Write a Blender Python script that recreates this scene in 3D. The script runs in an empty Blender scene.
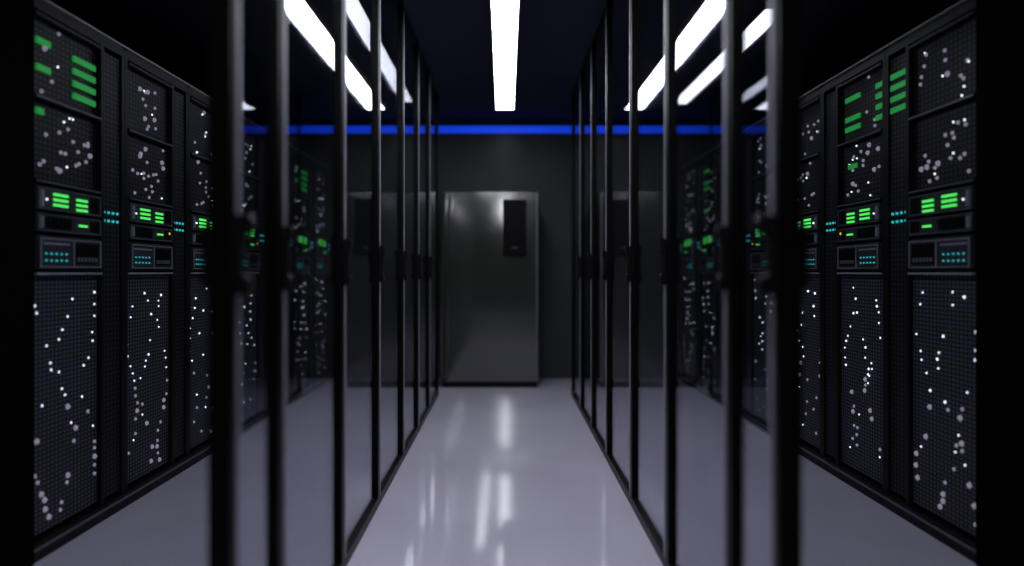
import bpy, bmesh, math, random
from mathutils import Vector
C = bpy.context.scene.collection
scene = bpy.context.scene
scene.view_settings.view_transform = 'Standard'

# ------------------------------------------------------------------ materials
def new_mat(name):
    m = bpy.data.materials.new(name); m.use_nodes = True
    nt = m.node_tree
    return m, nt, nt.nodes['Principled BSDF']

def noise_into(nt, p, base, amount, scale, rough, rvar):
    tc = nt.nodes.new('ShaderNodeTexCoord')
    n = nt.nodes.new('ShaderNodeTexNoise'); n.inputs['Scale'].default_value = scale
    n.inputs['Detail'].default_value = 6
    nt.links.new(tc.outputs['Object'], n.inputs['Vector'])
    r = nt.nodes.new('ShaderNodeValToRGB')
    r.color_ramp.elements[0].position = .3; r.color_ramp.elements[1].position = .7
    r.color_ramp.elements[0].color = tuple(c*(1-amount) for c in base) + (1,)
    r.color_ramp.elements[1].color = tuple(min(1, c*(1+amount)) for c in base) + (1,)
    nt.links.new(n.outputs['Fac'], r.inputs['Fac'])
    nt.links.new(r.outputs['Color'], p.inputs['Base Color'])
    mr = nt.nodes.new('ShaderNodeMapRange')
    mr.inputs['To Min'].default_value = max(0.0, rough-rvar); mr.inputs['To Max'].default_value = rough+rvar
    nt.links.new(n.outputs['Fac'], mr.inputs['Value'])
    nt.links.new(mr.outputs['Result'], p.inputs['Roughness'])

def surf(name, base, rough=.4, metallic=0, amount=.12, scale=6, rvar=.05, ior=1.5):
    m, nt, p = new_mat(name)
    p.inputs['Metallic'].default_value = metallic
    p.inputs['IOR'].default_value = ior
    noise_into(nt, p, base, amount, scale, rough, rvar)
    return m

def emit(name, col, s, sample=False):
    m, nt, p = new_mat(name)
    p.inputs['Base Color'].default_value = tuple(c*.3 for c in col)+(1,)
    p.inputs['Emission Color'].default_value = col+(1,)
    p.inputs['Emission Strength'].default_value = s
    if not sample:
        try: m.cycles.emission_sampling = 'NONE'
        except Exception: pass
    return m

def perforated(name, metal, hole, py, pz, thr=.5):
    m, nt, p = new_mat(name)
    tc = nt.nodes.new('ShaderNodeTexCoord'); sp = nt.nodes.new('ShaderNodeSeparateXYZ')
    nt.links.new(tc.outputs['Object'], sp.inputs['Vector'])
    def mth(op, a, b=None):
        n = nt.nodes.new('ShaderNodeMath'); n.operation = op
        for i, v in enumerate((a, b)):
            if v is None: continue
            if isinstance(v, (int, float)): n.inputs[i].default_value = v
            else: nt.links.new(v, n.inputs[i])
        return n.outputs[0]
    a = mth('SINE', mth('MULTIPLY', sp.outputs['Y'], 2*math.pi/py)); b = mth('SINE', mth('MULTIPLY', sp.outputs['Z'], 2*math.pi/pz))
    f = mth('GREATER_THAN', mth('ADD', a, b), thr)
    mx = nt.nodes.new('ShaderNodeMix'); mx.data_type = 'RGBA'
    mx.inputs[6].default_value = hole+(1,); mx.inputs[7].default_value = metal+(1,)
    nt.links.new(f, mx.inputs[0]); nt.links.new(mx.outputs[2], p.inputs['Base Color'])
    p.inputs['Roughness'].default_value = .5
    p.inputs['Metallic'].default_value = .2
    p.inputs['IOR'].default_value = 1.3
    return m

M = {}
M['floor'] = surf('floor_resin', (.58,.55,.67), .045, amount=.06, scale=1.2, rvar=.015, ior=1.5)
M['ceiling'] = surf('ceiling_navy', (.010,.016,.038), .8)
M['wall'] = surf('wall_grey', (.050,.053,.058), .26, amount=.08, scale=3, rvar=.03, ior=1.12)
M['black_wall'] = surf('wall_black', (.0015,.0015,.002), .9, ior=1.1)
M['black'] = surf('black_metal', (.003,.003,.004), .5, ior=1.3)
M['frame'] = surf('rack_metal', (.005,.0055,.0065), .45, ior=1.25)
M['door_frame'] = surf('partition_metal', (.0015,.0015,.002), .4, ior=1.2)
M['edge'] = surf('bright_edge', (.34,.35,.40), .35, metallic=.3)
M['dim_edge'] = surf('dim_edge', (.15,.155,.18), .35, metallic=.3)
M['bezel'] = surf('bezel_plastic', (.026,.028,.037), .4, ior=1.4)
M['handle'] = surf('handle_black', (.002,.002,.003), .5, ior=1.25)
M['cab'] = surf('cabinet_lacquer', (.032,.037,.032), .085, amount=.10, scale=2, rvar=.02, ior=2.6)
M['screen'] = surf('dark_screen', (.002,.002,.003), .4, ior=1.2)
M['housing'] = surf('light_housing', (.02,.02,.025), .5)
M['perf'] = perforated('perforated_steel', (.15,.155,.20), (.012,.013,.018), .030, .019, .75)
M['perf_dark'] = perforated('perforated_dark', (.05,.053,.07), (.003,.003,.004), .034, .024, .9)
M['lamp'] = emit('lamp_white', (.90,.92,1.0), 14.5, True)
M['lamp_side'] = emit('lamp_white_side', (.90,.92,1.0), 4.0, True)
M['blue'] = emit('led_blue', (.008,.07,1.0), .50, True)
M['w_led'] = emit('led_white', (.80,.88,1.0), 1.35)
M['w_far'] = emit('led_white_far', (.80,.88,1.0), 1.9)
M['w_dim'] = emit('led_white_dim', (.75,.70,.90), .22)
M['green'] = emit('led_green', (.10,1.0,.14), .80)
M['green_far'] = emit('led_green_far', (.10,1.0,.14), 1.0)
M['green_dim'] = emit('led_green_dim', (.03,.75,.12), .21)
M['cyan'] = emit('led_cyan', (.04,.70,.75), .55)
M['amber'] = emit('led_amber', (1.0,.75,.1), .7)

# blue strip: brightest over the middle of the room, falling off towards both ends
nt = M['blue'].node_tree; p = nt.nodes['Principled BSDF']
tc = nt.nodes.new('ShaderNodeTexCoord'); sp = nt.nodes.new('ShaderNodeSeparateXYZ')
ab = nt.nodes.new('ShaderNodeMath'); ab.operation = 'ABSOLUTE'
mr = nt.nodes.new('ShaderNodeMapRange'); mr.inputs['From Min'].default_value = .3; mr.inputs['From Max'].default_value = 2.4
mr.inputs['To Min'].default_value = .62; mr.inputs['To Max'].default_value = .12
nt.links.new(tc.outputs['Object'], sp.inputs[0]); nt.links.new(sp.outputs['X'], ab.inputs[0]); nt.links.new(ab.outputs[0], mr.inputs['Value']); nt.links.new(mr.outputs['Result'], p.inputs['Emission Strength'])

g = bpy.data.materials.new('partition_glass'); g.use_nodes = True
nt = g.node_tree; nt.nodes.clear()
out = nt.nodes.new('ShaderNodeOutputMaterial'); mix = nt.nodes.new('ShaderNodeMixShader')
tr = nt.nodes.new('ShaderNodeBsdfTransparent'); tr.inputs[0].default_value = (.80,.81,.85,1)
gl = nt.nodes.new('ShaderNodeBsdfGlossy'); gl.inputs['Roughness'].default_value = .02; gl.inputs[0].default_value = (.9,.9,.95,1)
lw = nt.nodes.new('ShaderNodeLayerWeight'); lw.inputs['Blend'].default_value = .5
pw = nt.nodes.new('ShaderNodeMath'); pw.operation = 'POWER'; pw.inputs[1].default_value = 4.6
ma = nt.nodes.new('ShaderNodeMath'); ma.operation = 'MULTIPLY_ADD'; ma.inputs[1].default_value = .85; ma.inputs[2].default_value = .04
nt.links.new(lw.outputs['Facing'], pw.inputs[0]); nt.links.new(pw.outputs[0], ma.inputs[0]); nt.links.new(ma.outputs[0], mix.inputs[0])
nt.links.new(tr.outputs[0], mix.inputs[1]); nt.links.new(gl.outputs[0], mix.inputs[2]); nt.links.new(mix.outputs[0], out.inputs[0])
M['glass'] = g

# ------------------------------------------------------------------ helpers
def bx(bm, x0, x1, y0, y1, z0, z1):
    if x0 > x1: x0, x1 = x1, x0
    v = [bm.verts.new((x, y, z)) for x in (x0, x1) for y in (y0, y1) for z in (z0, z1)]
    for f in ((0,1,3,2),(4,6,7,5),(0,4,5,1),(2,3,7,6),(0,2,6,4),(1,5,7,3)):
        bm.faces.new([v[i] for i in f])

def tube(bm, pts, r, n=10):
    rings = []
    for i, p in enumerate(pts):
        p = Vector(p)
        d = (Vector(pts[min(i+1, len(pts)-1)]) - Vector(pts[max(i-1, 0)])).normalized()
        a = d.orthogonal().normalized() if not rings else (ra - d*ra.dot(d)).normalized()
        ra = a; b = d.cross(a)
        rings.append([bm.verts.new(p + (a*math.cos(t)+b*math.sin(t))*r) for t in [2*math.pi*k/n for k in range(n)]])
    for q, s in zip(rings, rings[1:]):
        for k in range(n): bm.faces.new((q[k], q[(k+1)%n], s[(k+1)%n], s[k]))
    bm.faces.new(rings[0][::-1]); bm.faces.new(rings[-1])

def prism_xz(bm, pts, y0, y1):
    a = [bm.verts.new((x, y0, z)) for x, z in pts]; b = [bm.verts.new((x, y1, z)) for x, z in pts]
    n = len(pts)
    bm.faces.new(a); bm.faces.new(b[::-1])
    for k in range(n): bm.faces.new((a[k], a[(k+1)%n], b[(k+1)%n], b[k]))

def mesh_of(name, bm, mat, bevel=0):
    if bevel:
        bmesh.ops.bevel(bm, geom=bm.edges[:], offset=bevel, segments=2, affect='EDGES', clamp_overlap=True)
    bmesh.ops.recalc_face_normals(bm, faces=bm.faces[:])
    me = bpy.data.meshes.new(name); bm.to_mesh(me); bm.free()
    me.materials.append(mat)
    return me

def put(name, me, parent=None, loc=(0,0,0)):
    o = bpy.data.objects.new(name, me); C.objects.link(o); o.location = loc
    if parent: o.parent = parent
    return o

CACHE = {}
def part(name, key, boxes, mat, parent, loc=(0,0,0), bevel=0):
    """boxes: list of box tuples; the mesh is shared between identical parts"""
    if key not in CACHE:
        bm = bmesh.new()
        for b in boxes: bx(bm, *b)
        CACHE[key] = mesh_of(name, bm, mat, bevel)
    return put(name, CACHE[key], parent, loc)

def thing(name, label, cat, loc=(0,0,0), group=None):
    o = bpy.data.objects.new(name, None); C.objects.link(o); o.location = loc
    o.empty_display_size = .1
    o['label'] = label; o['category'] = cat
    if group: o['group'] = group
    return o

def struct(name, boxes, mat, label, cat):
    bm = bmesh.new()
    for b in boxes: bx(bm, *b)
    o = put(name, mesh_of(name, bm, mat))
    o['kind'] = 'structure'; o['label'] = label; o['category'] = cat
    return o

# ------------------------------------------------------------------ room shell
H = 2.85; YB = 8.8; YR = -9.0; XW = 2.95; XR = 1.9
struct('floor', [(-XW, XW, YR, YB, -.1, 0)], M['floor'], 'glossy lavender grey resin floor of the server room', 'floor')
struct('ceiling', [(-XW, XW, YR, YB, H, H+.1)], M['ceiling'], 'dark navy ceiling above the server aisle', 'ceiling')
struct('wall_back', [(-XW, XW, YB, YB+.1, -.1, H+.1)], M['wall'], 'dark grey semi gloss wall at the far end of the aisle', 'wall')
struct('wall_rear', [(-XW, XW, YR-.1, YR, -.1, H+.1)], M['black_wall'], 'black wall behind the viewpoint', 'wall')
struct('wall_left', [(-XW-.1, -XW, 3.18, YB, -.1, H+.1)], M['black_wall'], 'black wall behind the left rack row', 'wall')
struct('wall_right', [(XW, XW+.1, 3.18, YB, -.1, H+.1)], M['black_wall'], 'black wall behind the right rack row', 'wall')
struct('wall_left_front', [(-XW-.1, -XR+.02, YR, 3.195, 0, H)], M['black_wall'], 'black wall section in front of the left rack row', 'wall')
struct('wall_right_front', [(XR-.02, XW+.1, YR, 3.195, 0, H)], M['black_wall'], 'black wall section in front of the right rack row', 'wall')

# blue strip along the top of the back wall
t = thing('light_strip', 'glowing blue light strip along the top of the far wall', 'light strip', (0, YB, 2.685))
part('housing', 'ls_h', [(-2.4, 2.4, -.008, .002, 0, .095)], M['black'], t)
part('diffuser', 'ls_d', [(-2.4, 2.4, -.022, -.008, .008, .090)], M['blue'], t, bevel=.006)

# ------------------------------------------------------------------ ceiling lights
def ceiling_light(x, y0, y1, label, w=.17, rot=0, mat='lamp'):
    t = thing('ceiling_light', label, 'ceiling light', (x, (y0+y1)/2, H), 'linear ceiling lights')
    t.rotation_euler = (0, 0, rot)
    L = (y1-y0)/2
    k = 'cl%.2f_%.2f' % (L, w)+mat
    h = w/2+.012
    part('housing', k+'h', [(-h, -w/2, -L, L, -.05, 0), (w/2, h, -L, L, -.05, 0), (-w/2, w/2, -L, -L+.012, -.05, 0), (-w/2, w/2, L-.012, L, -.05, 0), (-h, h, -L, L, -.006, 0)], M['housing'], t)
    part('diffuser', k+'d', [(-w/2, w/2, -L+.012, L-.012, -.045, -.006)], M[mat], t)
ceiling_light(0, 4.55, 8.05, 'long white ceiling light over the middle of the central aisle, reaching the far end')
ceiling_light(0, .5, 3.6, 'white ceiling light over the central aisle, just above the viewpoint')
ceiling_light(.05, -1.35, -.25, 'short white ceiling light set crosswise behind the viewpoint', .13, math.pi/2)
ceiling_light(0, -8.6, -2.0, 'white ceiling light over the central aisle behind the viewpoint')
ceiling_light(-.36, .3, 4.6, 'white ceiling light just left of the middle of the central aisle', .11)
ceiling_light(-.94, 4.6, 7.7, 'white ceiling light between the left glass panels and the left racks', .12, 0, 'lamp_side')
ceiling_light(1.69, 4.95, 7.8, 'white ceiling light above the passage in front of the right racks', .15, 0, 'lamp_side')

# ------------------------------------------------------------------ server racks
def led_mesh(nm, mat, r):
    b = bmesh.new(); bmesh.ops.create_icosphere(b, subdivisions=2, radius=r)
    me = mesh_of(nm, b, mat)
    for p in me.polygons: p.use_smooth = True
    return me
LED = {'w': led_mesh('indicator_light', M['w_led'], .0052), 'W': led_mesh('indicator_light', M['w_led'], .0068),
       'f': led_mesh('indicator_light', M['w_far'], .0060), 'F': led_mesh('indicator_light', M['w_far'], .0075),
       'd': led_mesh('indicator_light', M['w_dim'], .009), 'D': led_mesh('indicator_light', M['w_dim'], .013),
       'c': led_mesh('indicator_light', M['cyan'], .0045), 'C': led_mesh('indicator_light', M['cyan'], .007),
       'a': led_mesh('indicator_light', M['amber'], .008)}

ORD = ['nearest the camera', 'second from the camera', 'third from the camera', 'fourth from the camera', 'fifth from the camera', 'sixth from the camera', 'farthest from the camera, against the far wall']
def server_rack(side, i):
    s = 1 if side == 'left' else -1        # local +x*s points at the aisle
    t = thing('server_rack', 'black %s-row server rack %s' % (side, ORD[i]), 'server rack', (-s*XR, 3.2+.8*i, 0), 'server racks in two rows')
    W = .797
    def P(name, boxes, mat, parent=t, bevel=0, key=None):
        bb = [(b[0]*s, b[1]*s)+tuple(b[2:]) for b in boxes]
        return part(name, (key or name)+side+mat.name+str(boxes), bb, mat, parent, bevel=bevel)
    # frame
    P('frame', [(-.05,0,0,.03,.07,2.28), (-.05,0,W-.03,W,.07,2.28), (-1,-.95,0,.03,.07,2.28), (-1,-.95,W-.03,W,.07,2.28),
                (-.05,0,.03,W-.03,2.24,2.30), (-1,-.95,.03,W-.03,2.24,2.30), (-.95,-.05,0,.03,2.24,2.30), (-.95,-.05,W-.03,W,2.24,2.30),
                (-.04,.005,.555,.585,.07,2.24)], M['frame'])
    P('plinth', [(-.98,.012,.0,W,0,.07)], M['frame'])
    P('kick_rail', [(.012,.018,.0,W,.045,.055)], M['dim_edge'])
    P('side_panel', [(-.95,-.05,.004,.016,.07,2.24)], M['black'])
    P('side_panel', [(-.95,-.05,W-.016,W-.004,.07,2.24)], M['black'])
    P('top_panel', [(-.95,-.05,.03,W-.03,2.28,2.295)], M['black'])
    P('back_panel', [(-.99,-.975,.03,W-.03,.07,2.24)], M['black'])
    P('top_trim', [(.0,.006,.0,W,2.288,2.298)], M['dim_edge'])
    # vertical cable duct
    cd = P('cable_duct', [(-.06,-.012,.586,W-.031,.09,2.22)], M['perf_dark'])
    # lower blade panel
    vp = P('vented_panel', [(-.06,-.016,.034,.552,.09,1.155)], M['perf'])
    P('shelf_lip', [(-.05,.012,.032,.553,1.158,1.168)], M['edge'])
    far = i >= 2
    gm = M['green_far'] if far else M['green']
    def lamp(k, y, z, parent, x=-.016):
        if far: k = {'w': 'f', 'W': 'F'}.get(k, k)
        put('indicator_light', LED[k], parent, (x*s, y, z))
    rr = random.Random(100*i + (7 if side == 'left' else 3))
    for c in range(3):
        y = .12+.17*c + rr.uniform(-.03,.03); ph = rr.uniform(0, 6.28); y0 = y
        z = 1.11 - rr.uniform(0,.12)
        while z > .12:
            big = z < .60
            y = y0 + .065*math.sin(ph + z*9) + rr.uniform(-.018,.018)
            lamp(rr.choice('dddDDw') if big else rr.choice('wwW'), min(.53, max(.055, y)), z, vp)
            z -= rr.choice((.030,.040,.055,.075,.14) if not far else (.06,.08,.14))
    # network switch
    sw = P('network_switch', [(-.6,.012,.036,.550,1.178,1.322)], M['bezel'], bevel=.008)
    P('faceplate_rim', [(.012,.016,.05,.536,1.306,1.311), (.012,.016,.05,.536,1.189,1.193), (.012,.016,.05,.055,1.193,1.306), (.012,.016,.531,.536,1.193,1.306),
                        (.012,.016,.30,.304,1.193,1.306)], M['edge'], sw)
    P('port_block', [(.012,.0135,.32,.515,1.205,1.295)], M['screen'], sw)
    for k in range(6): P('port', [(.0135,.0155,.330+.030*k,.350+.030*k,1.215,1.235)], M['dim_edge'], sw)
    P('name_strip', [(.012,.0145,.07,.27,1.284,1.292)], M['edge'], sw)
    for a in range(5):
        for b in range(2): lamp('c', .09+.038*a, 1.218+.028*b, sw, .014)
    # storage servers
    def storage(z0, z1, bars, slots):
        st = P('storage_server', [(-.6,.008,.036,.550,z0,z1)], M['bezel'], bevel=.005)
        P('faceplate_rim', [(.008,.012,.045,.541,z0+.004,z0+.008), (.008,.011,.045,.541,z1-.007,z1-.004), (.008,.011,.045,.049,z0+.008,z1-.007), (.008,.011,.537,.541,z0+.008,z1-.007)], M['dim_edge'], st)
        P('latch', [(.008,.020,.052,.064,z0+.015,z1-.015)], M['edge'], st, key='latch%.2f' % z0)
        for (y0, y1, za, zb) in bars:
            m_ = (y0+y1)/2
            P('status_bar', [(.008,.013,y0,m_-.004,za,zb), (.008,.013,m_+.004,y1,za,zb)], gm, st)
        for (y0, y1, za, zb) in slots:
            n = max(1, int((y1-y0)/.028)); d = (y1-y0)/n
            P('drive_slot', [(.008,.012,y0+k*d+.002,y0+(k+1)*d-.002,za,zb) for k in range(n)], M['screen'], st)
        return st
    st = storage(1.424, 1.522, [(.15,.26,1.490,1.501), (.15,.26,1.468,1.479), (.15,.26,1.446,1.457), (.33,.42,1.482,1.493), (.33,.42,1.460,1.471), (.33,.42,1.438,1.449)], [(.45,.53,1.44,1.51)])
    lamp('w', .10, 1.47, st, .010)
    st = storage(1.336, 1.414, [(.35,.42,1.370,1.380)], [(.08,.29,1.352,1.40), (.45,.53,1.352,1.40)])
    if i % 2 == 1: lamp('a', .50, 1.385, st, .010)
    # upper bay
    for z in (1.535, 1.88, 2.215):
        P('shelf_lip', [(-.05,.006,.032,.553,z,z+.014)], M['frame'])
    for z in (1.539, 1.884):
        P('shelf_edge', [(.006,.009,.032,.553,z,z+.005)], M['dim_edge'])
    up = P('drive_bay', [(-.06,-.022,.034,.552,1.552,1.876)], M['perf_dark'])
    up2 = P('drive_bay', [(-.06,-.022,.034,.552,1.897,2.212)], M['perf_dark'])
    full_green = (side == 'left' and i in (0, 5)) or (side == 'right' and i in (1, 5))
    for pn, z0, z1, n in ((up, 1.57, 1.86, 22), (up2, 1.91, 2.2, 15)):
        if far: n = n*2//3
        for k in range(n):
            y = .10 + rr.random()*.40; z = rr.uniform(z0, z1)
            if pn == up2 and full_green and y > .26: continue
            lamp(rr.choice('dddDw'), y, z, pn, -.02)
    def gbar(y0, y1, z0, parent, mat=M['green_dim']):
        P('status_bar', [(-.024,-.012,y0,y1,z0,z0+.026)], mat, parent)
    if side == 'left' and i in (0, 5):
        for k in range(4): gbar(.35, .54, 1.94+.055*k, up2)
        gbar(.07, .17, 2.11, up2); gbar(.07, .17, 2.0, up2); gbar(.07, .12, 1.82, up)
    if side == 'right' and i == 0:
        for k in range(4): P('status_bar', [(-.016,-.004,.60,.755,1.95+.055*k,1.976+.055*k)], M['green_dim'], cd)
    if side == 'right' and i in (1, 5):
        if i == 1:
            for k in range(4): gbar(.038, .13, 1.95+.055*k, up2)
        for k in (0, 1, 3): gbar(.32, .50, 1.95+.055*k, up2)
        gbar(.36, .46, 1.74, up)
    for a in range(4):
        lamp('C', .607+.043*a, 1.455, cd, -.008); lamp('C', .607+.043*a, 1.415, cd, -.008)
    return t
for side in ('left', 'right'):
    for i in range(7): server_rack(side, i)

# ------------------------------------------------------------------ framed glass panels
edges = [1.82, 2.26, 3.12, 4.0, 4.96, 5.82, 6.68, 7.58]
XG = .65; HD = H-.002
DORD = ['narrow framed glass panel nearest the camera', 'framed glass panel second from the camera', 'framed glass panel third from the camera', 'framed glass panel fourth from the camera',
        'framed glass panel fifth from the camera', 'framed glass panel sixth from the camera', 'framed glass panel farthest down the aisle']
def handle(t, s, th, wide):
    """latch on the near stile: block on both faces, bracket-shaped paddle towards the aisle, lock cylinder"""
    e = .014 if not wide else .018
    b = bmesh.new()
    bx(b, -(th+e), th+e, .006, .05, 1.135, 1.275)
    bmesh.ops.bevel(b, geom=b.edges[:], offset=.003, segments=1, affect='EDGES')
    hp = put('handle', mesh_of('handle', b, M['handle']), t)
    b = bmesh.new()
    x0 = s*(th-.004)
    k = 1.15 if wide else .7
    prism_xz(b, [(x0, 1.298), (x0+s*.034*k, 1.304), (x0+s*.042*k, 1.290), (x0+s*.040*k, 1.262), (x0+s*.016*k, 1.250), (x0+s*.014*k, 1.170),
                 (x0+s*.036*k, 1.155), (x0+s*.038*k, 1.128), (x0+s*.028*k, 1.118), (x0, 1.122)], .010, .044)
    put('paddle', mesh_of('paddle', b, M['handle'], .002), hp)
    b = bmesh.new()
    tube(b, [(0, .0075, 1.235), (0, .001, 1.235)], .006, 14)
    put('lock_cylinder', mesh_of('lock_cylinder', b, M['dim_edge']), hp)
for side in ('left', 'right'):
    sx = -1 if side == 'left' else 1
    inn = -sx                                   # towards the aisle
    for i in range(len(edges)-1):
        y0, y1 = edges[i], edges[i+1]; L = y1-y0
        t = thing('glass_panel', '%s on the %s of the aisle' % (DORD[i], side), 'glass panel', (sx*XG, y0, 0), 'framed glass panels lining the aisle')
        th = .020
        s0 = .05 if i == 0 else .03
        tt = .027 if i == 0 else th
        key = 'gd%s%d' % (side, i)
        part('stile', key+'a', [(-tt, tt, .001, s0, 0, HD)], M['door_frame'], t, bevel=.0015)
        part('stile', key+'b', [(-th, th, L-.03, L-.001, 0, HD)], M['door_frame'], t, bevel=.0015)
        part('top_rail', key+'c', [(-.012, .012, s0, L-.03, HD-.02, HD)], M['door_frame'], t)
        part('bottom_rail', key+'d', [(-th, th, s0, L-.03, 0, .045)], M['door_frame'], t)
        part('glass_pane', key+'e', [(-.004, .004, s0-.005, L-.025, .04, HD-.015)], M['glass'], t)
        part('highlight_strip', key+'f', [(inn*tt, inn*(tt+.004), s0-.012, s0+.002, .05, HD-.01)], M['edge'], t)  # pale strip added to imitate the highlight along the post edge
        handle(t, inn*1.0, tt, i == 0)

# ------------------------------------------------------------------ far cabinet
t = thing('equipment_cabinet', 'large glossy grey cabinet with a black control panel, against the far wall', 'cabinet', (0, 8.07, 0))
part('body', 'cb', [(-.655, .335, .022, .72, .06, 1.98)], M['cab'], t, bevel=.008)
part('plinth', 'cp', [(-.64, .32, .04, .70, 0, .06)], M['black'], t)
part('door', 'cd', [(-.650, .330, 0, .022, .065, 1.975)], M['cab'], t, bevel=.004)
part('door_edge', 'ce', [(.316, .330, -.003, .0, .07, 1.97)], M['dim_edge'], t)
pn = part('control_panel', 'cc', [(-.02, .215, -.035, 0, 1.34, 1.90)], M['screen'], t, bevel=.006)
part('display', 'cs', [(.01, .185, -.038, -.035, 1.52, 1.87)], M['screen'], pn)
part('slot', 'ct', [(.07, .13, -.037, -.035, 1.41, 1.418)], M['dim_edge'], pn)

# ------------------------------------------------------------------ world + camera
w = bpy.data.worlds.new('world'); scene.world = w; w.use_nodes = True
w.node_tree.nodes['Background'].inputs[0].default_value = (.01,.012,.03,1)
w.node_tree.nodes['Background'].inputs[1].default_value = .2
cam = bpy.data.cameras.new('camera'); co = bpy.data.objects.new('camera', cam); C.objects.link(co)
co.location = (0, 0, 1.17); co.rotation_euler = (math.radians(90), 0, 0)
cam.sensor_width = 36; cam.lens = 36*800/1024
cam.shift_x = 7/1024; cam.shift_y = -11/1024
cam.clip_start = .05
cam.dof.use_dof = True; cam.dof.focus_distance = 4.5; cam.dof.aperture_fstop = .64
scene.camera = co
